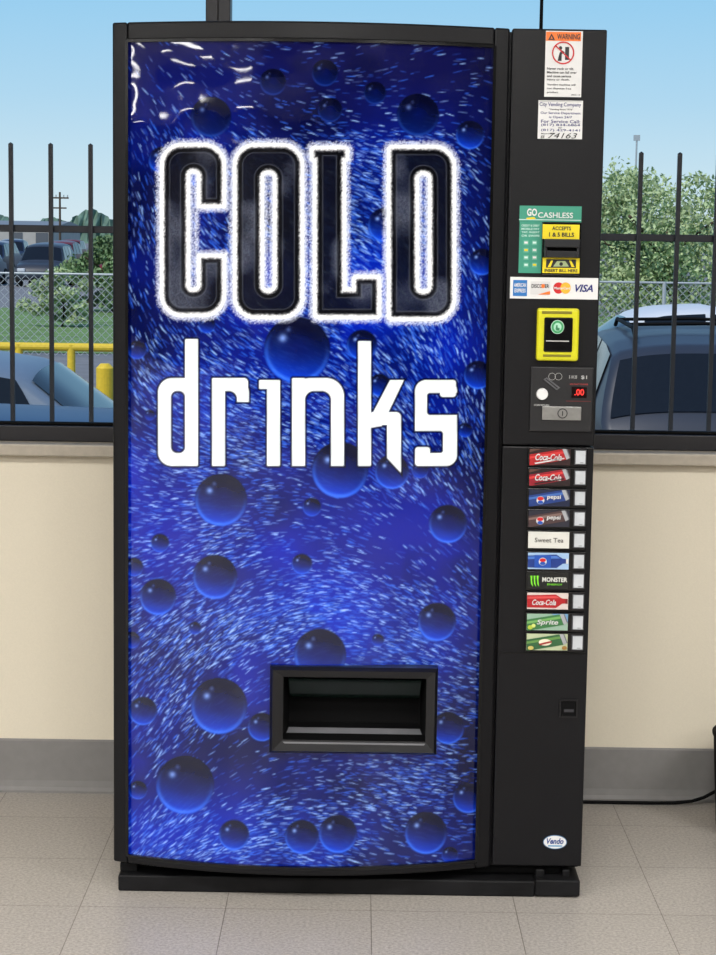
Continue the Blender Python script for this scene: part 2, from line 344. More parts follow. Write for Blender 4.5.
NX,NZ=440,980
PYR=rect(270,666,437,752,-.1)   # port outer
gx=np.linspace(PX0,PX1,NX+1); gz=np.linspace(PZ0,PZ1,NZ+1); GX,GZ=np.meshgrid(gx,gz); GY=-.022-BUL*(1-((GX-xc)/hw)**2)
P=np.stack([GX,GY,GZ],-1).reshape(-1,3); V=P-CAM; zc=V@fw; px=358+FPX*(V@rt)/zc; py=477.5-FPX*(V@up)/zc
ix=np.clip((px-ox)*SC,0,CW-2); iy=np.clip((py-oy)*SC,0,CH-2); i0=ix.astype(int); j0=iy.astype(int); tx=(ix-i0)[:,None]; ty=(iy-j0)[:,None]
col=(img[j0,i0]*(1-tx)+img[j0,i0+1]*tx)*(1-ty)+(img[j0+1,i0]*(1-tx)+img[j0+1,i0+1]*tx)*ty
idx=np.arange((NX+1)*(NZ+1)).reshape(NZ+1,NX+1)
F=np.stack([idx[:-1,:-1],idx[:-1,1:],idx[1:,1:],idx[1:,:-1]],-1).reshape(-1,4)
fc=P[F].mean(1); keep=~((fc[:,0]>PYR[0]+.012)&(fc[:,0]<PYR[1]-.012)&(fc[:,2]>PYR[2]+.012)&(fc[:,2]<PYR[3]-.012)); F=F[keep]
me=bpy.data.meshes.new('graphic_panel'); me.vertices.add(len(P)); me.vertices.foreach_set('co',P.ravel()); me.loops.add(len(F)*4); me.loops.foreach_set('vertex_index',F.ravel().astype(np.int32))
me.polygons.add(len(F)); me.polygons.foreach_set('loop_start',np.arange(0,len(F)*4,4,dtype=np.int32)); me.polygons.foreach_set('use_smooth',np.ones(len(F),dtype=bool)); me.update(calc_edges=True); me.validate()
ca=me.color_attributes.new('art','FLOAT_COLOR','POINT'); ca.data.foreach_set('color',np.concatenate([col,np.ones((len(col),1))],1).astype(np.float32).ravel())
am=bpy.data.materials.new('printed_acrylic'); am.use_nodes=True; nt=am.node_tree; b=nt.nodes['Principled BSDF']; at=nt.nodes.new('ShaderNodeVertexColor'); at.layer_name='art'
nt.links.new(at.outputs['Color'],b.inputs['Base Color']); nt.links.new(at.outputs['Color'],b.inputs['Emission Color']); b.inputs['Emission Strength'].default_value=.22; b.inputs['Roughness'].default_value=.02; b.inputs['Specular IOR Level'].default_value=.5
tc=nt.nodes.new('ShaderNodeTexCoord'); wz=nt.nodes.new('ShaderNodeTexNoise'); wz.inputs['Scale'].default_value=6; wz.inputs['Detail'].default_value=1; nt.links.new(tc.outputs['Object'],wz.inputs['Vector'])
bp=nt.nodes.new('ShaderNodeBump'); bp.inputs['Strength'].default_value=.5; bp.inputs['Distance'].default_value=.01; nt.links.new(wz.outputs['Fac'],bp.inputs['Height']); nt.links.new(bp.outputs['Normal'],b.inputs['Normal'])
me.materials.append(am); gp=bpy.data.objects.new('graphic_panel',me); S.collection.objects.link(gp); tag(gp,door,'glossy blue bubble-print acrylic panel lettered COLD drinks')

# ---- delivery port
x0,x1,z0,z1=PYR; yf=-.118
xi0,xi1,zi0,zi1=rect(283,678,426,741,yf)
o=MB()
def frame(o,a,b_,ya,yb_,m):
    (x0,x1,z0,z1),(p0,p1,q0,q1)=a,b_
    A=[(x0,ya,z0),(x1,ya,z0),(x1,ya,z1),(x0,ya,z1)]; Bv=[(p0,yb_,q0),(p1,yb_,q0),(p1,yb_,q1),(p0,yb_,q1)]
    o.add(A+Bv,[(i,(i+1)%4,4+(i+1)%4,4+i) for i in range(4)],m)
dg=mat('charcoal_plastic',(15,15,18),rough=.28,spec=.4,scale=300,bump=.1)
frame(o,(x0,x1,z0,z1),(x0,x1,z0,z1),-.08,-.112,dg)
frame(o,(x0,x1,z0,z1),(x0+.006,x1-.006,z0+.006,z1-.006),-.112,-.122,dg)
frame(o,(x0+.006,x1-.006,z0+.006,z1-.006),(xi0,xi1,zi0,zi1),-.122,-.116,dg)
frame(o,(xi0,xi1,zi0,zi1),(xi0+.008,xi1-.008,zi0+.012,zi1-.006),-.116,-.012,blackm)
o.quad(xi0+.008,xi1-.008,zi0+.012,zi1-.006,-.012,blackm)
port=o.build('delivery_port',door,'black plastic delivery chute frame')
o=MB(); fl=mat('smoked_flap',(12,24,20),rough=.1,spec=.6,scale=12,var=.5); zt=zi1-.006; zmid=zi0+(zi1-zi0)*.60
o.add([(xi0+.01,-.106,zt),(xi1-.01,-.106,zt),(xi1-.012,-.06,zmid),(xi0+.012,-.06,zmid),(xi0+.01,-.100,zt),(xi1-.01,-.100,zt),(xi1-.012,-.055,zmid-.004),(xi0+.012,-.055,zmid-.004)],[(3,2,1,0),(4,5,6,7),(0,1,5,4),(2,3,7,6)],fl)
o.build('delivery_flap',port)
o=MB(); o.add([(xi0,-.118,zi0-.004),(xi1,-.118,zi0-.004),(xi1-.01,-.05,zi0+.010),(xi0+.01,-.05,zi0+.010),(xi0+.006,-.118,zi0-.01),(xi1-.006,-.118,zi0-.01),(xi1-.01,-.05,zi0+.002),(xi0+.01,-.05,zi0+.002)],[(0,1,2,3),(0,4,5,1),(4,7,6,5)],mat('worn_grey_plastic',(110,110,114),rough=.3))
o.build('chute_ledge',port,'worn grey sloping ledge')

# ---- control column
CX0=hit(508.5,200,CY)[0]; CX1=XR
zsp=hit(545,446,CY)[1]
cp=MB(); cp.box(CX0,CX1,CY,0,zsp+.0015,ZT,black); cp.box(CX0,CX1-.001,CY+.001,0,.066,zsp-.0015,black)
cpo=cp.build('control_panel',vm,'black steel control column',bevel=.003)
_,_,zz,_=rect(500,640,580,653,CY)
o=MB(); o.box(CX0+.004,CX1-.005,CY-.0015,CY,zz-.001,zz+.0005,blackg); o.build('panel_seam',cpo)
def pq(o,a,b_,c,d_,m,l=1,Y=CY): x0,x1,z0,z1=rect(a,b_,c,d_,Y); o.quad(x0,x1,z0,z1,Y-.0006*l,m)
def pt(o,t,a,b_,c,d_,m,l=2,Y=CY,bold=0,slant=0): x0,x1,z0,z1=rect(a,b_,c,d_,Y); o.text(t,x0,x1,z0,z1,Y-.0006*l,m,bold,slant)
def pd(o,cx,cy,rx,ry,m,l=2,Y=CY,n=28): x,z=hit(cx,cy,Y); s=3.94/FPX; o.disc(x,z,rx*s,ry*s,Y-.0006*l,m,n)
def pp(o,pts,m,l=2,Y=CY): o.poly([hit(a,b_,Y) for a,b_ in pts],Y-.0006*l,m)
white=ink(W); kk_=ink((25,25,28)); red=ink((195,25,30)); org=ink((235,115,30)); yel=ink((226,204,20)); blue=ink((30,80,170)); lgrey=ink((180,180,178)); nav=ink((35,40,110))

# warning sticker
o=MB(); pq(o,545,31,582,97,white); pq(o,546,32,581,41,org,2)
pp(o,[(548,40),(551.5,33.5),(555,40)],kk_,3); pp(o,[(550.4,38.8),(551.5,36),(552.6,38.8)],org,4); pt(o,'WARNING',557,34,580,39.5,kk_,3,bold=.02)
x,z=hit(563,53,CY); s=3.94/FPX
o.ring(x,z,11.0*s,9.7*s,CY-.0024,red)
pq(o,565,47,569,60,kk_,2); pp(o,[(557.5,61),(559.5,53),(561.5,50),(564.5,52),(564.5,53.5),(561.8,54),(561.5,61)],kk_,2); pd(o,560.5,48,1.7,1.7,kk_,2); pp(o,[(555.2,46.3),(556.2,45.5),(570.8,59.7),(569.8,60.5)],red,4)
for i,t in enumerate(['Never rock or tilt.','Machine can fall over','and cause serious','injury or death.','Vending machine will','not dispense free','product.']):
    y=67.5+i*3.7+(1.5 if i>3 else 0); pt(o,t,547,y,547+len(t)*1.42,y+2.5,kk_,2,bold=.02)
pt(o,'0800-14',571,94,580,95.8,kk_,2)
o.build('warning_sticker',cpo,'white and orange warning sticker')
# service sticker
o=MB(); pq(o,538,100.5,582.5,139,white); pq(o,538.8,101.2,581.8,101.8,lgrey,2)
pt(o,'City Vending Company',539.5,102.5,581,107.5,nav,2,bold=.01)
for t,a,c,y,h in [('"Vending Since 1976"',549,573,108.6,2.2),('Our Service Department',540.5,580.5,111.8,3.2),('is Open 24/7',549,572,116,3),('For Service Call:',541,580,119.8,3.4),('(817) 834-6864',541,580,123.8,3.0),('or',558,562,127.2,1.4),('(817) 429-4141',541,580,129,3),('Machine #',541,555,133.0,1.4)]:
    pt(o,t,a,y,c,y+h,nav if 'Call' in t or '(' in t or 'Open' in t or 'Our' in t else kk_,2,bold=.012)
pt(o,'74163',548,133,577,138.4,kk_,3,bold=.0,slant=.3); pt(o,'#',540.5,135,544.5,138.6,kk_,3)
o.build('service_sticker',cpo,'white service phone number sticker')
# cashless decal
o=MB(); teal=ink((55,145,120)); lteal=ink((200,228,220)); tealw=ink((100,175,150))
pq(o,519.5,206,581.5,222,teal); pq(o,519,221.9,541.5,273,teal)
pq(o,519,219.5,581,220.3,lteal,2)
pt(o,'GO',527,208.5,537,216,white,2,bold=.03); pt(o,'CASHLESS',538,212.5,573,218,white,2,bold=.01)
pp(o,[(526,218),(534,217),(536,219),(527,219.5)],yel,3)
for i,t in enumerate(['CREDIT & DEBIT','MOBILE PAY','TAP, INSERT','OR SWIPE']): pt(o,t,521.5,224.5+i*3.4,539.5,226.6+i*3.4,lteal,2,bold=.01)
for i in range(4):
    for j in range(2):
        pq(o,523.5+j*8.5,240.5+i*7.4,528.5+j*8.5,245+i*7.4,tealw,2)
        pq(o,524.3+j*8.5,241.6+i*7.4,527.7+j*8.5,243.6+i*7.4,[white,lteal,yel,white,lteal][(i*2+j)%5],3)
o.build('cashless_decal',cpo,'teal cashless payment decal')
# bill acceptor
o=MB(); x0,x1,z0,z1=rect(541.5,222,580,275,CY); o.box(x0,x1,CY-.012,CY,z0,z1,blackg)
ba=o.build('bill_acceptor',cpo,'black and yellow banknote acceptor',bevel=.003)
o=MB(); a=rect(543.5,239,579,257.5,CY-.012); hs=mat('acceptor_housing',(30,31,34),rough=.3,spec=.5)
x0,x1,z0,z1=a; zq=z0+(z1-z0)*.55
o.box(x0,x1,CY-.034,CY-.012,zq,z1,hs); o.box(x0,x1,CY-.028,CY-.012,z0,zq-.007,hs); o.box(x0,x0+.006,CY-.030,CY-.012,z0,z1,hs); o.box(x1-.006,x1,CY-.030,CY-.012,z0,z1,hs)
o.quad(x0,x1,zq-.007,zq,CY-.015,blackm)
o.build('bill_slot',ba,'raised black banknote mouth',bevel=.002)
Y2=CY-.012; o=MB(); pq(o,542.5,224.5,579.5,239,yel,1,Y2); pt(o,'ACCEPTS',552,226.5,571,230.3,kk_,2,Y2,.03); pt(o,'1 & 5 BILLS',549,232.5,574,236.8,kk_,2,Y2,.03)
o.build('instruction_label',ba,'yellow accepted bills label')
o=MB(); pq(o,542.5,257.8,579.5,273.2,yel,1,Y2); pt(o,'INSERT BILL HERE',544.5,269,577.5,272.2,kk_,2,Y2,.03)
pq(o,546,259.5,576,267.8,kk_,2,Y2); billg=ink((150,165,120)); pp(o,[(553,266.6),(557,261),(565,261),(569,266.6)],billg,3,Y2); pd(o,561,264,1.8,1.8,kk_,4,Y2)
pp(o,[(547.5,267),(551,260.5),(553,260.5),(550.5,267)],yel,3,Y2); pp(o,[(571.5,267),(569,260.5),(571,260.5),(574.5,267)],yel,3,Y2)
o.build('instruction_label',ba,'yellow banknote insertion label')
# card brand decal
o=MB(); pq(o,510,277.5,598,299,white); pq(o,513,280,527,296,ink((30,110,180)),2); pt(o,'AMERICAN',514,283,526,287,white,3,bold=.02); pt(o,'EXPRESS',514.5,288.5,525.5,292.5,white,3,bold=.02)
pq(o,530.5,281.5,550,294.5,ink((206,206,206)),2); pt(o,'DISCOVER',531.5,284,549,288,kk_,3,bold=.02); pp(o,[(538,294.5),(550,291),(550,294.5)],org,3); pd(o,543,286,1.8,2.1,org,4)
pd(o,558.5,288,5.2,5.6,red,2); pd(o,565.5,288,5.2,5.6,ink((236,176,50)),3); pt(o,'MasterCard',554,286.8,570,289.4,white,4,bold=.02)
pt(o,'VISA',575,284.5,593,292,nav,2,bold=.03,slant=.3)
o.build('payment_decal',cpo,'white payment card decal')
# card reader
x0,x1,z0,z1=rect(536,308,578,360.5,CY); ym=mat('yellow_plastic',(204,200,24),rough=.35,scale=80,var=.04)
o=MB(); i1=rect(543,317,571.5,351.5,CY)
o.box(x0,x1,CY-.020,CY,z0,z1,ym); cr=o.build('card_reader',cpo,'yellow contactless card reader',bevel=.006,seg=4)
o=MB(); Y3=CY-.024; o.box(*[i1[0],i1[1]],Y3,CY-.018,i1[2],i1[3],blackg); o.build('reader_screen',cr,'black reader face',bevel=.003)
o=MB()
pd(o,557.5,327,6.6,6.9,ink((190,215,200)),1,Y3); pd(o,557.5,327,6.0,6.3,ink((50,150,90)),2,Y3); pd(o,557.5,327,3.9,4.2,ink((170,215,190)),3,Y3)
pp(o,[(555.4,329),(556.2,325),(557.5,325),(557.5,327.4),(559.6,328.4),(559.2,330.6),(556.5,330.6)],ink((40,120,75)),4,Y3)
o.build('reader_label',cr,'green round tap symbol')
o=MB(); pq(o,546,340.5,569,341.6,lgrey,1,Y3); o.build('reader_text_strip',cr)
o=MB(); pq(o,542,311.2,572,314,ink((120,112,14)),1,CY-.020); o.build('bezel_marking',cr)
o=MB(); pq(o,543,354.5,571,357,ink((120,112,14)),1,CY-.020); o.build('bezel_marking',cr)
# coin panel
o=MB(); x0,x1,z0,z1=rect(530,367,592.5,431.5,CY); o.box(x0,x1,CY-.006,CY,z0,z1,mat('coin_panel_plastic',(20,20,23),rough=.4,scale=200,bump=.1)); cn=o.build('coin_panel',cpo,'black coin mechanism panel',bevel=.002)
Y4=CY-.006; o=MB(); st=mat('brushed_steel',(170,170,168),rough=.3,metal=.85,scale=90)
x,z=hit(542,394,Y4); o.cyl(x,z,.0115,Y4-.008,Y4,white,r1=.0125); o.build('coin_return_button',cn,'round white coin return button',bevel=.001)
o=MB(); 
for (cx_,cy_) in [(552,376.5),(558.5,376.5)]:
    x,z=hit(cx_,cy_,Y4); o.ring(x,z,.0075,.0068,Y4-.001,lgrey)
pt(o,'COIN RETURN',534,404.2,549,406,lgrey,1,Y4,.01); pt(o,'5 10 25',569,375.5,577,378.5,lgrey,1,Y4,.01); pt(o,'$1',581,375.5,587,379.5,lgrey,1,Y4,.01)
pq(o,566,400.8,591,401.6,ink((90,30,30)),1,Y4); pt(o,'USE EXACT CHANGE',570,383.5,588,385.1,ink((170,60,60)),1,Y4,.01)
o.build('coin_decal',cn)
o=MB(); sl_=ink((88,88,92))
A=[hit(a_,b_,Y4) for a_,b_ in [(543.5,379.5),(547,377.5),(560,387.5),(556.5,390)]]
o.add([(p[0],Y4,p[1]) for p in A]+[(p[0],Y4-.004,p[1]) for p in A],[(4,5,6,7),(0,1,5,4),(1,2,6,5),(2,3,7,6),(3,0,4,7)],sl_)
A=[hit(a_,b_,Y4-.004) for a_,b_ in [(545.6,379.4),(546.6,378.8),(557.9,387.8),(556.9,388.6)]]; o.poly(A,Y4-.0046,kk_)
o.build('coin_slot',cn,'slanted grey coin slot')
o=MB(); x0,x1,z0,z1=rect(571.5,387,586.5,397.5,Y4); o.box(x0,x1,Y4-.003,Y4,z0,z1,mat('display_window',(24,5,7),rough=.15)); Y5=Y4-.003
pt(o,'.00',574.5,389,584,395.4,ink((235,45,38),emit=1.2),1,Y5,.01); o.build('price_display',cn,'red lit digital price display')
o=MB(); x0,x1,z0,z1=rect(542,406.5,581,420,Y4); o.box(x0,x1,Y4-.005,Y4,z0,z1,st); x,z=hit(562,413,Y4); o.cyl(x,z,.010,Y4-.010,Y4-.005,st); o.ring(x,z,.0105,.0085,Y4-.0104,kk_); o.quad(x-.001,x+.001,z-.005,z+.005,Y4-.0108,kk_)
o.build('lock_plate',cn,'brushed steel lock plate',bevel=.001)
# selection buttons
ctr=[457,477.3,498,518.5,540,561,580.5,601,622,642]
def art(o,i,L,Rr,cy,Y):
    T_=cy-8.2; w=Rr-L
    def Q(a,b_,c,d_,m,l): pq(o,L+a*w,T_+b_*16.4,L+c*w,T_+d_*16.4,m,l,Y)
    def PPn(pts,m,l): pp(o,[(L+a*w,T_+b_*16.4) for a,b_ in pts],m,l,Y)
    def DD(a,b_,rx,ry,m,l): pd(o,L+a*w,T_+b_*16.4,rx,ry,m,l,Y)
    def TX(t,a,b_,c,d_,m,l,sl=0): pt(o,t,L+a*w,T_+b_*16.4,L+c*w,T_+d_*16.4,m,l,Y,bold=.02,slant=sl)
    lb=ink((110,155,195)); silver=ink((160,162,166)); dsil=ink((100,102,108)); wh2=ink((205,205,205))
    def can(cs,ch):   # can lying across the whole label, cropped by its edges
        PPn([(0,.34),(.80,.02),(.90,.66),(.08,1),(0,1)],cs,3); PPn([(0,.46),(.81,.14),(.83,.28),(0,.60)],ch,4)
        PPn([(.80,.02),(.89,.0),(.975,.56),(.90,.66)],silver,4); PPn([(.89,.0),(.92,.02),(.995,.52),(.975,.56)],dsil,5)
    if i in(0,1):
        Q(0,0,1,1,ink((40,12,14)) if i==0 else ink((30,10,14)),1)
        can(ink((165,20,26)) if i==0 else ink((140,16,36)),ink((200,50,50)))
        TX('Coca-Cola',.14,.30,.78,.70,wh2,6,.3)
        PPn([(.12,.84),(.5,.68),(.84,.54),(.85,.60),(.5,.76),(.14,.91)],wh2 if i==0 else ink((30,18,20)),6)
        PPn([(0,0),(.3,0),(0,.2)],ink((90,60,50)),6)
    elif i in(2,3):
        Q(0,0,1,1,ink((14,24,54)) if i==2 else ink((30,30,44)),1)
        can(ink((24,54,120)) if i==2 else ink((70,50,50)),ink((60,100,170)) if i==2 else ink((120,96,90)))
        DD(.28,.62,4.0,4.0,wh2,6); DD(.28,.52,3.2,1.9,red,7); DD(.28,.74,2.8,1.7,blue,7)
        TX('pepsi',.44,.30,.78,.62,wh2,6,.1)
    elif i==4:
        Q(0,0,1,1,ink((208,207,200)),1); pt(o,'Sweet Tea',L+.16*w,cy-2.2,L+.86*w,cy+2.4,ink((50,45,42)),2,Y,bold=.01)
    elif i==5:
        Q(0,0,1,1,ink((150,180,212)),1)
        PPn([(.0,.16),(.70,.10),(.85,.36),(.98,.38),(.98,.64),(.85,.66),(.70,.92),(.0,.88)],ink((18,50,125)),2)
        PPn([(.0,.22),(.70,.18),(.8,.34),(.0,.38)],ink((70,115,190)),3); Q(.16,.13,.56,.9,ink((24,74,165)),4); DD(.36,.52,4.0,4.0,wh2,5); DD(.36,.43,3.2,1.9,red,6); DD(.36,.63,2.8,1.7,blue,6); Q(.93,.36,.985,.66,wh2,4)
    elif i==6:
        Q(0,0,1,1,ink((10,11,10)),1); gn=ink((110,200,40),emit=.2)
        for k in range(3): PPn([(.07+k*.075,.2),(.12+k*.075,.2),(.11+k*.075,.5),(.135+k*.075,.88),(.085+k*.075,.7)],gn,2)
        pt(o,'MONSTER',L+.36*w,cy-3.2,L+.97*w,cy+1.4,ink((212,212,206)),2,Y,bold=.03); pt(o,'ENERGY',L+.48*w,cy+3,L+.85*w,cy+4.8,gn,2,Y,bold=.01)
    elif i==7:
        Q(0,0,1,1,ink((205,190,184)),1); PPn([(0,.14),(.70,.10),(.85,.34),(.98,.38),(.98,.64),(.85,.66),(.70,.92),(0,.88)],ink((165,18,26)),2)
        PPn([(0,.22),(.70,.18),(.8,.32),(0,.36)],ink((205,70,70)),3); TX('Coca-Cola',.12,.40,.70,.74,wh2,4,.3); Q(.93,.36,.985,.66,ink((120,12,18)),3)
    elif i==8:
        Q(0,0,1,1,ink((140,170,150)),1); PPn([(.6,0),(1,0),(1,.5)],lb,2); can(ink((52,112,62)),ink((110,165,90))); TX('Sprite',.24,.34,.76,.72,wh2,6,.2); DD(.08,.80,2.6,2.2,ink((170,190,60)),6); DD(.16,.70,2.0,2.0,ink((205,215,120)),6)
    else:
        Q(0,0,1,1,ink((176,186,150)),1); can(ink((44,92,54)),ink((96,140,70))); DD(.45,.5,6.5,3.4,ink((222,214,190)),6); PPn([(.30,.58),(.60,.40),(.62,.50),(.32,.68)],ink((150,40,36)),7); DD(.92,.84,2.6,2,ink((150,110,50)),6); DD(.10,.84,3,2,ink((190,176,96)),6)
lensm=mat('button_lens',(186,190,194),rough=.3); frm=mat('button_bezel_grey',(62,63,67),rough=.4)
labs=['red cola can label','dark red cherry cola can label','blue cola can label','dark brown and blue cola can label','plain cream iced tea label','blue cola bottle label','black energy drink label','red soda bottle label','green lemon soda label','green and tan soda label']
for i,cy in enumerate(ctr):
    f=i/9; L=529.5-3*f; Rr=570.5-3*f
    o=MB(); x0,x1,z0,z1=rect(L-2,cy-10,587-3.5*f,cy+10,CY); o.box(x0,x1,CY-.006,CY,z0+.0006,z1-.0006,blackg)
    bt=o.build('selection_button',cpo,bevel=.0015)
    o=MB(); art(o,i,L,Rr,cy,CY-.006)
    o.build('product_label',bt,labs[i])
    o=MB(); x0,x1,z0,z1=rect(575.2-3*f,cy-6.6,585.0-3*f,cy+6.4,CY); g=.0022; o.box(x0-g,x1+g,CY-.008,CY-.005,z0-g,z1+g,frm); o.box(x0,x1,CY-.0095,CY-.008,z0,z1,lensm)
    xm=(x0+x1)/2; o.box(xm-.001,xm+.006,CY-.0099,CY-.0095,z0+.002,z0+.003,frm); o.build('push_button',bt,'small white push button in a grey bezel')
# coin cup
o=MB(); x0,x1,z0,z1=rect(559.5,699.5,577.5,717.5,CY); a=(x0,x1,z0,z1); i2=(x0+.003,x1-.003,z0+.003,z1-.003)
frame(o,a,a,CY,CY-.003,dg); frame(o,a,i2,CY-.003,CY-.003,dg); frame(o,i2,(x0+.005,x1-.005,z0+.005,z1-.005),CY-.003,CY-.0005,blackm); o.quad(x0+.005,x1-.005,z0+.005,z1-.005,CY-.0006,blackm); o.quad(x0+.01,x1-.008,z0+.012,z0+.018,CY-.0012,ink((50,50,54)))
o.build('coin_cup',cpo,'small recessed coin return cup')
# maker badge
o=MB(); pd(o,555,842,12.4,7.6,ink((60,100,140)),1,n=40); pd(o,555,842,11.6,6.8,white,2,n=40); pt(o,'Vendo',546.5,838,563.5,843.8,ink((25,60,130)),3,bold=.03,slant=.25); pq(o,548,845,562,846.4,ink((90,150,190)),3)
o.build('maker_badge',cpo,'white oval maker badge')
# antenna
xa,za=hit(541,28,.25); o=MB(); o.vcyl(xa,.25,.014,ZT-.002,ZT+.012,blackg); o.vcyl(xa,.25,.004,ZT+.012,ZT+.30,blackm,n=10,r1=.003); o.build('antenna',vm,'thin black antenna rod')

# cord + bin
o=MB(); pts=[]
for a,b_,zz_ in [(560,802,.006),(590,803,.006),(620,802,.006),(650,802,.006),(675,801,.007),(692,798,.012),(704,793,.022),(714,786,.036),(724,778,.05)]:
    x,y=hitz(a,802,.006); y=WY-.045; x=hit(a,b_,y)[0]; pts.append((x,y,zz_))
P2=[]
for i in range(len(pts)-1):
    for k in range(5):
        t=k/5; P2.append(tuple(pts[i][j]*(1-t)+pts[i+1][j]*t for j in range(3)))
P2.append(pts[-1]); o.tube(P2,.0045,blackm); o.build('power_cord',None,'thin black power cord lying on the floor by the wall','power cord',smooth=True)
by=WY-.24; bx=hit(713,725,by)[0]+.142
o=MB(); prof=[(.0,0),(.118,0),(.124,.01),(.131,.12),(.137,.225),(.140,.232),(.141,.240),(.137,.244),(.128,.238),(.115,.02),(0,.02)]
n=36; vs=[(bx+r*math.cos(2*math.pi*k/n),by+r*math.sin(2*math.pi*k/n),z) for r,z in prof for k in range(n)]
o.add(vs,[(j*n+k,j*n+(k+1)%n,(j+1)*n+(k+1)%n,(j+1)*n+k) for j in range(len(prof)-1) for k in range(n)],blackm)
o.build('waste_bin',None,'small round black plastic bin beside the wall','waste bin',smooth=True)

# ================================================================= OUTSIDE
GZ=-.8
gmat=mat('asphalt',(120,120,122),rough=.9,scale=3,var=.15)
o=MB(); o.add([(-300,WY+.2,GZ),(300,WY+.2,GZ),(300,700,GZ),(-300,700,GZ)],[(0,1,2,3)],gmat); o.build('ground',None,'grey asphalt parking lot outside the window','ground',kind='structure')
grass=mat('grass',(104,134,72),rough=.9,scale=2,var=.3)
o=MB(); v=[]; fs=[]
for i in range(41):
    for j in range(9): v.append((-60+3*i,31+j*2.6,GZ+.01))
for i in range(40):
    for j in range(8): fs.append((i*9+j,i*9+9+j,i*9+10+j,i*9+j+1))
o.add(v,fs,grass); o.build('grass_verge',None,'strip of green grass beyond the parking bays','grass',kind='stuff')
# iron fence
FY=1.9; ironm=mat('black_iron',(46,47,52),rough=.5,spec=.4)
fe=empty('iron_fence',(0,FY,GZ),'black iron picket fence just outside the window','fence')
zr=hit(60,229,FY)[1]; ztp=hit(50,143,FY)[1]
o=MB(); o.box(-3.2,3.2,FY+.008,FY+.03,zr-.011,zr+.011,ironm); o.build('rail',fe,bevel=.002)
o=MB(); o.box(-3.2,3.2,FY+.008,FY+.03,GZ+.25,GZ+.28,ironm); o.build('rail',fe,bevel=.002)
xs=[]; base_x=hit(51.5,300,FY)[0]; step=hit(91,300,FY)[0]-base_x
rx0=hit(636.5,300,FY)[0]
k=base_x-3*step
while k<-.55: xs.append(k); k+=step
xs+= [rx0+i*step*.97 for i in range(0,6)] 
for x in xs:
    o=MB(); q=.0065; zt_=ztp-.004; o.box(x-q,x+q,FY-q,FY+q,GZ,zt_,ironm)
    o.add([(x-q,FY-q,zt_),(x+q,FY-q,zt_),(x+q,FY+q,zt_),(x-q,FY+q,zt_),(x,FY,ztp+.001)],[(0,1,4),(1,2,4),(2,3,4),(3,0,4)],ironm)
    o.build('picket',fe)
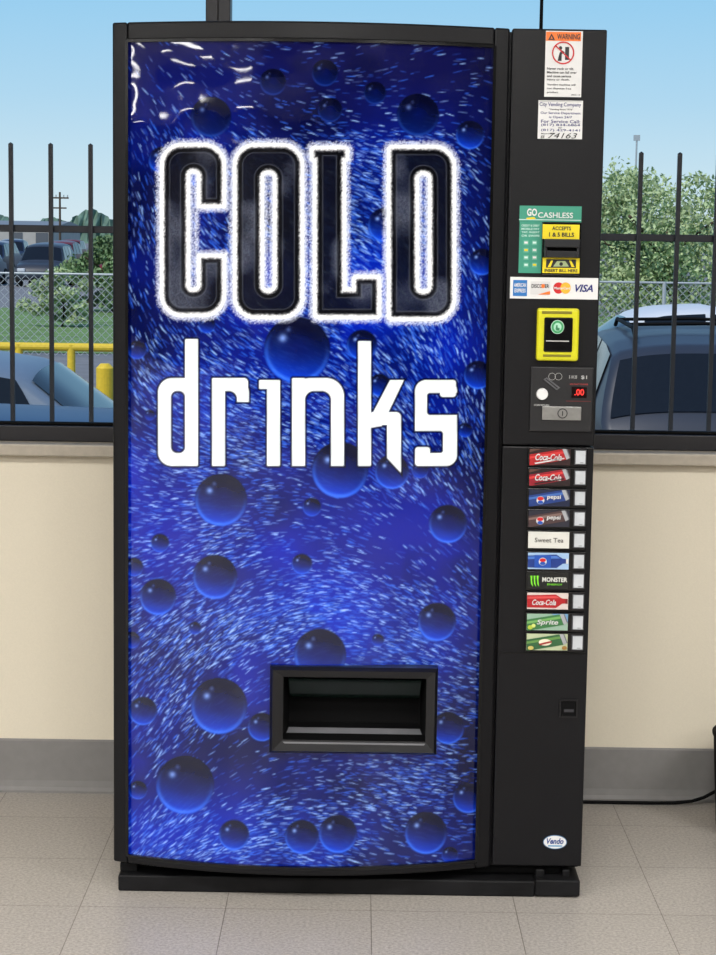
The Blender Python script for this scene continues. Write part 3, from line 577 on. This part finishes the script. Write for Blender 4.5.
# cars: smooth analytic body surface with window patches laid on it
tyre=mat('tyre_rubber',(22,22,22),rough=.8); rim=mat('alloy_rim',(150,152,155),rough=.3,metal=.8); cglass=mat('car_glass',(24,28,34),rough=.12,spec=.35)
headm=ink((205,208,210)); tailm=ink((150,20,25))
def car(lab,loc,rot,color,H=1.7,Ln=4.7,suv=True,rack=False,group=None,zbf=.58,res=1.0):
    e=empty('car',(0,0,0),lab,'car',group); paint=mat('car_paint_%d_%d_%d'%color,color,rough=.42,spec=.4,coat=.08,var=.02)
    h=Ln/2; zb=H*zbf; parts=[]
    if suv: K=[(-1,.55*zb),(-.97,.82*zb),(-.85,.94*zb),(-.46,1.03*zb),(-.17,.95*H),(-.02,.99*H),(.25,H),(.6,.985*H),(.80,.945*H),(.93,1.08*zb),(.975,1.0*zb),(1,.6*zb)]
    else: K=[(-1,.55*zb),(-.97,.8*zb),(-.85,.9*zb),(-.42,1.02*zb),(-.10,.95*H),(.08,H),(.3,.98*H),(.42,.94*H),(.70,1.06*zb),(.94,1.0*zb),(.98,.9*zb),(1,.6*zb)]
    ks=np.array([k[0] for k in K])*h; kz=np.array([k[1] for k in K]); fine=np.linspace(-h,h,401); fz=np.interp(fine,ks,kz); g=np.exp(-np.linspace(-2,2,13)**2); g/=g.sum()
    fz=np.convolve(np.pad(fz,6,mode='edge'),g,mode='valid')
    W_=.91
    def pt3(s,t,sd=1):
        zt=float(np.interp(s,fine,fz)); w=W_*(1-.13*abs(s/h)**5); zl=.26+.10*abs(s/h)**6; r_=.075
        zm=min(zb,zt-r_-.02); zm=max(zm,zl+.1)
        def side(z): 
            k=max(0,(z-zm)/(H-zb)); return w*(1-.23*min(k,1.2)**1.15)
        if t<.35: u=t/.35; y=w*(1-.06*(1-u)**2.5+.02*math.sin(u*math.pi)); z=zl+(zm-zl)*u
        elif t<.75: u=(t-.35)/.4; z=zm+(zt-r_-zm)*u; y=side(z)
        else: u=(t-.75)/.25; y=side(max(zt-r_,zm))*(1-u); z=zt-r_+r_*(1-(1-u)**3.2)
        return Vector((s,sd*y,z))
    ns=int(56*res); nt_=int(26*res)
    o=MB(); v=[]; fs=[]; ss_=[-h+2*h*i/ns for i in range(ns+1)]; cols_=2*nt_+1
    for s in ss_:
        for j in range(nt_+1): v.append(pt3(s,j/nt_,-1))
        for j in range(nt_-1,-1,-1): v.append(pt3(s,j/nt_,1))
    for i in range(ns):
        for j in range(cols_-1): fs.append((i*cols_+j,(i+1)*cols_+j,(i+1)*cols_+j+1,i*cols_+j+1))
        fs.append((i*cols_+cols_-1,(i+1)*cols_+cols_-1,(i+1)*cols_,i*cols_))
    fs.append(tuple(range(cols_))); fs.append(tuple(range(ns*cols_,(ns+1)*cols_))[::-1])
    o.add(v,fs,paint); parts.append(o.build('body',e,smooth=True))
    def patch(name,s0,s1,t0,t1,sd,m,off=.012,n1=12,n2=8,both=False,pull=0):
        o=MB(); v=[];fs=[]
        for i in range(n1+1):
            for j in range(n2+1):
                tt=t0+(t1-t0)*j/n2; s=s0+(s1-s0)*i/n1+pull*(1-j/n2)*(1-i/n1)
                q=sd
                if both:
                    tt=t0+(1-t0)*(1-abs(2*j/n2-1)); q=-1 if j<n2/2 else 1
                p=pt3(s,tt,q); a=pt3(min(s+.02,h),tt,q)-pt3(max(s-.02,-h),tt,q); b_=pt3(s,min(tt+.01,1),q)-pt3(s,tt-.01,q); nn_=a.cross(b_)*q
                if nn_.length>1e-9: nn_.normalize()
                if nn_.z<0 and both: nn_=-nn_
                if not both and nn_.y*q<0: nn_=-nn_
                v.append(p+nn_*off)
        for i in range(n1):
            for j in range(n2): fs.append((i*(n2+1)+j,(i+1)*(n2+1)+j,(i+1)*(n2+1)+j+1,i*(n2+1)+j+1))
        o.add(v,fs,m); parts.append(o.build(name,e,smooth=True))
    sr=[(-.15,.04,-.15),(.07,.40,0),(.44,.76,0)] if suv else [(-.10,.08,-.18),(.11,.40,0)]
    for sd in(-1,1):
        for (a_,b_,pl) in sr: patch('side_window',a_*h,b_*h,.38,.74,sd,cglass,pull=pl*h)
    ws=(-.44,-.19) if suv else (-.40,-.13); rs=(.815,.925) if suv else (.46,.68)
    patch('windshield',ws[0]*h,ws[1]*h,.77,1,1,cglass,both=True,n2=16); patch('rear_window',rs[0]*h,rs[1]*h,.77,1,1,cglass,both=True,n2=16)
    if rack:
        for sy in(-.56,.56):
            zr_=H-.03; o=MB(); o.tube([(-.05*h,sy,zr_),(.02*h,sy,zr_+.055),(.62*h,sy,zr_+.05),(.72*h,sy,zr_-.02)],.016,blackm); parts.append(o.build('roof_rail',e))
        for q in (.12*h,.5*h):
            o=MB(); o.tube([(q,-.56,H+.03),(q,0,H+.045),(q,.56,H+.03)],.013,blackm); parts.append(o.build('roof_crossbar',e))
    for sy in(-.62,.62):
        o=MB(); o.box(-h-.012,-h+.14,sy-.16,sy+.16,zb*.60,zb*.74,headm); parts.append(o.build('headlamp',e,bevel=.03))
        o=MB(); o.box(h-.14,h+.012,sy-.13,sy+.13,zb*.62,zb*.90,tailm); parts.append(o.build('tail_lamp',e,bevel=.03))
    for sx in(-h*.63,h*.62):
        for sy in(-1,1):
            o=MB(); y0,y1=(-.95,-.73) if sy<0 else (.73,.95); o.cyl(sx,.33,.33,y0,y1,tyre,n=28); yo=-.956 if sy<0 else .956
            o.cyl(sx,.33,.21,yo,(y0 if sy<0 else y1),rim,n=20); parts.append(o.build('wheel',e,bevel=.02))
    e.location=loc; e.rotation_euler=(0,0,rot); return e,parts
car('dark blue sport utility car parked close to the fence',(-2.25,3.6,GZ),0,(24,52,92),H=1.50)
car('silver-blue sport utility car parked beyond a blue car',(-2.62,9.3,GZ),math.pi,(104,120,138),H=1.38,zbf=.56)
car('dark grey-blue sport utility car with black roof rack',(2.62,11.3,GZ),math.radians(-93),(44,50,62),H=1.56,rack=True,zbf=.60)
car('white sedan parked behind a grey-blue car',(4.1,18,GZ),math.pi,(205,208,212),H=1.5,suv=False)
src,sp=car('distant parked dark grey sport utility car',(-13.2,76,GZ),math.radians(90),(50,55,65),H=1.75,group='cars in the far parking lot',res=.5)
cols=[(150,155,160),(110,32,34),(205,207,209),(35,45,70),(90,100,115),(48,50,54)]
spots=[(-10.4,75.5),(-16.2,76.5),(-12.0,88),(-14.9,88.6),(-17.9,88),(-13.4,101),(-16.6,101.5),(-19.8,101),(-15.2,116),(-18.6,116),(-22,116.5),(-17,134),(-21,134),(-25,134)]
for i,(x,y) in enumerate(spots):
    e2=src.copy(); S.collection.objects.link(e2); e2.location=(x,y,GZ); e2.rotation_euler=(0,0,math.radians(90+(i*37%11-5)) + (math.pi if i%2 else 0)); c=cols[(i*5+1)%6]; pm=mat('car_paint_%d_%d_%d'%c,c,rough=.42,spec=.4,coat=.08,var=.02)
    e2['label']='distant parked '+['silver','maroon','white','navy','slate grey','black'][(i*5+1)%6]+' sport utility car'
    for p in sp:
        q=p.copy(); q.parent=e2; S.collection.objects.link(q)
        if p.name.startswith('body'):
            q.data=p.data.copy(); q.data.materials[0]=pm
# yellow barrier
yb=mat('yellow_safety_paint',(226,192,50),rough=.5)
BY=19.0
bz=hit(60,347,BY)[1]
o=MB()
x0=hit(-60,349,BY)[0]; x1=hit(150,349,BY)[0]
o.tube([(x0,BY,bz),(x1,BY,bz)],.05,yb,n=12)
for k in range(4):
    xx_=x0+(x1-x0)*(k+.5)/4; o.vcyl(xx_,BY,.05,GZ,bz+.03,yb)
o.build('yellow_barrier',None,'yellow pipe guard rail with posts in the lot','barrier')
xq=hit(105,385,13)[0]; o=MB(); zq=hit(105,368,13)[1]; o.vcyl(xq,13,.08,GZ,zq,yb,n=20); o.vcyl(xq,13,.08,zq,zq+.04,yb,n=20,r1=.04); o.build('bollard',None,'round yellow steel safety bollard','bollard',smooth=False)
# chain link fence
o=MB(); gal=mat('galvanised_steel',(178,184,184),rough=.5,metal=.3); FY2=30
for k in range(9): o.vcyl(-9+k*2.4,FY2,.035,GZ,GZ+1.5,gal,n=8)
o.tube([(-9.2,FY2,GZ+1.48),(10.5,FY2,GZ+1.48)],.02,gal)
for k in range(66*2):
    x=-9.2+k*.15
    for s in(-1,1):
        if -9.3<x+s*1.45<10.6: o.add([(x,FY2,GZ+.03),(x+.014,FY2,GZ+.03),(x+.014+s*1.45,FY2,GZ+1.47),(x+s*1.45,FY2,GZ+1.47)],[(0,1,2,3)],gal)
o.build('chain_link_fence',None,'galvanised chain link fence across the lot','fence')
# trees
bark=mat('bark',(80,66,52),rough=.9,bump=.5)
def leafmat(n,c): return mat(n,c,rough=.6,spec=.3,scale=1.3,var=.3)
lm1=leafmat('leaves_bright',(172,188,140)); lm2=leafmat('leaves_dark',(112,136,92))
def tree(lab,x,y,H,wd,n,ls,m,clumps=26,low=.1):
    e=empty('tree',(x,y,GZ),lab,'tree')
    o=MB(); o.tube([(x,y,GZ),(x+.05,y,GZ+H*.3),(x-.05,y,GZ+H*.7)],H*.025,bark)
    for k in range(6):
        a=k*1.05; o.tube([(x,y,GZ+H*(.2+.06*k)),(x+math.cos(a)*wd*.25,y+math.sin(a)*wd*.2,GZ+H*(.4+.06*k)),(x+math.cos(a)*wd*.4,y+math.sin(a)*wd*.35,GZ+H*(.5+.06*k))],H*.01,bark,n=6)
    o.build('trunk',e,smooth=True)
    r=np.random.default_rng(int(x*100+y)%9999); C=[]
    for k in range(clumps):
        t=r.uniform(low,1); rad=wd/2*math.sqrt(max(0,1-((t-.45)/.6)**2)); a=r.uniform(0,6.28); q=rad*math.sqrt(r.random())
        C.append((x+q*math.cos(a),y+q*math.sin(a)*.7,GZ+H*t*.9+.05*H,r.uniform(.12,.22)*wd*.75))
    ci=r.integers(0,clumps,n); Cc=np.array(C)[ci]; dv=r.normal(size=(n,3)); dv/=np.linalg.norm(dv,axis=1)[:,None]; pos=Cc[:,:3]+dv*(Cc[:,3:4]*r.uniform(.5,1.05,(n,1)))*np.array([1,1,.75])
    pos[:,2]=np.clip(pos[:,2],GZ+.15,None)
    a1=r.normal(size=(n,3)); a1/=np.linalg.norm(a1,axis=1)[:,None]; a2=np.cross(a1,r.normal(size=(n,3))); a2/=np.linalg.norm(a2,axis=1)[:,None]
    s1=ls*r.uniform(.6,1.3,(n,1)); V=np.stack([pos-a1*s1,pos+a2*s1*.5,pos+a1*s1,pos-a2*s1*.5],1).reshape(-1,3)
    o=MB(); o.v=[tuple(v) for v in V]; o.mi(m); o.f=[(4*i,4*i+1,4*i+2,4*i+3) for i in range(n)]; o.fm=[0]*n; o.build('foliage',e)
tree('leafy green tree beyond the parked cars',hit(668,250,42)[0],42,3.75,6.2,26000,.065,lm1,70)
tree('bushy dark green tree beside the far lot',hit(112,270,50)[0],50,2.1,3.2,9000,.07,lm2,34,low=.02)
tree('low bushy green tree beside the far lot',hit(62,280,41)[0],41,1.3,1.8,4000,.06,lm1,20,low=.02)
# treeline + low building + poles
o=MB(); v=[];fs=[]; nT=500
for i in range(nT+1):
    x=-160+320*i/nT; h=5.2+1.2*math.sin(i*.13)+.9*math.sin(i*.41+1)+.7*random.random()
    v+=[(x,420,GZ),(x,420+random.random()*4,GZ+h*.6),(x,424+random.random()*4,GZ+h),(x,432,GZ)]
for i in range(nT):
    for k in range(3): fs.append((4*i+k,4*i+4+k,4*i+5+k,4*i+k+1))
o.add(v,fs,mat('far_trees',(100,126,108),rough=.9,scale=.4,var=.3)); o.build('treeline',None,'hazy distant line of green trees','trees',kind='stuff')
o=MB(); wb=mat('warehouse_siding',(176,172,164),rough=.7,scale=1); o.box(-52,-41,250,275,GZ,2.2,wb); o.add([(-52.5,249.5,2.2),(-40.5,249.5,2.2),(-40.5,275.5,2.2),(-52.5,275.5,2.2),(-52.5,262,3.0),(-40.5,262,3.0)],[(0,1,5,4),(2,3,4,5),(1,2,5),(3,0,4)],mat('metal_roof',(120,124,128),rough=.5))
for k in range(3): o.box(-50+k*3.4,-48.4+k*3.4,249.9,250,GZ,1.4,mat('dock_door',(90,94,98),rough=.6))
o.build('warehouse',None,'low pale warehouse on the horizon','building')
for (a,top,dist,lab) in [(60,192,170,'wooden utility pole with crossarm'),(634,135,82,'tall slim lot light pole')]:
    x=hit(a,225,dist)[0]; zt=hit(a,top,dist)[1]; o=MB(); o.vcyl(x,dist,.12 if a<100 else .05,GZ,zt,bark if a<100 else gal,n=10,r1=.09 if a<100 else .04)
    if a<100: o.box(x-.8,x+.8,dist-.07,dist+.07,zt-.6,zt-.46,bark); o.box(x-.6,x+.6,dist-.07,dist+.07,zt-1.5,zt-1.37,bark); [o.vcyl(x+q,dist,.05,zt-.46,zt-.25,gal,n=8) for q in(-.7,-.35,.35,.7)]
    else: o.box(x-.14,x+.14,dist-.06,dist+.06,zt-.25,zt,gal)
    o.build('utility_pole' if a<100 else 'light_pole',None,lab+' standing beyond the lot','pole')

# ================================================================= LIGHT
w=bpy.data.worlds.new('sky'); S.world=w; w.use_nodes=True; nt=w.node_tree; N=nt.nodes; bg=N['Background']
tc=N.new('ShaderNodeTexCoord'); sx=N.new('ShaderNodeSeparateXYZ'); nt.links.new(tc.outputs['Generated'],sx.inputs[0]); cr_=N.new('ShaderNodeValToRGB'); nt.links.new(sx.outputs['Z'],cr_.inputs['Fac'])
E=cr_.color_ramp.elements; E[0].position=0; E[0].color=(*lin((214,232,240)),1); E[1].position=1; E[1].color=(*lin((90,130,190)),1)
for p,c in [(.03,(200,227,240)),(.07,(176,216,240)),(.12,(152,206,240)),(.3,(120,170,220))]:
    e=E.new(p); e.color=(*lin(c),1)
nt.links.new(cr_.outputs['Color'],bg.inputs['Color']); bg.inputs['Strength'].default_value=1.0
sl=bpy.data.lights.new('sun','SUN'); sl.energy=3.0; sl.angle=.01; sl.color=(1,.96,.9); so=bpy.data.objects.new('sun',sl); so.rotation_euler=(math.radians(42),0,math.radians(-35)); S.collection.objects.link(so)
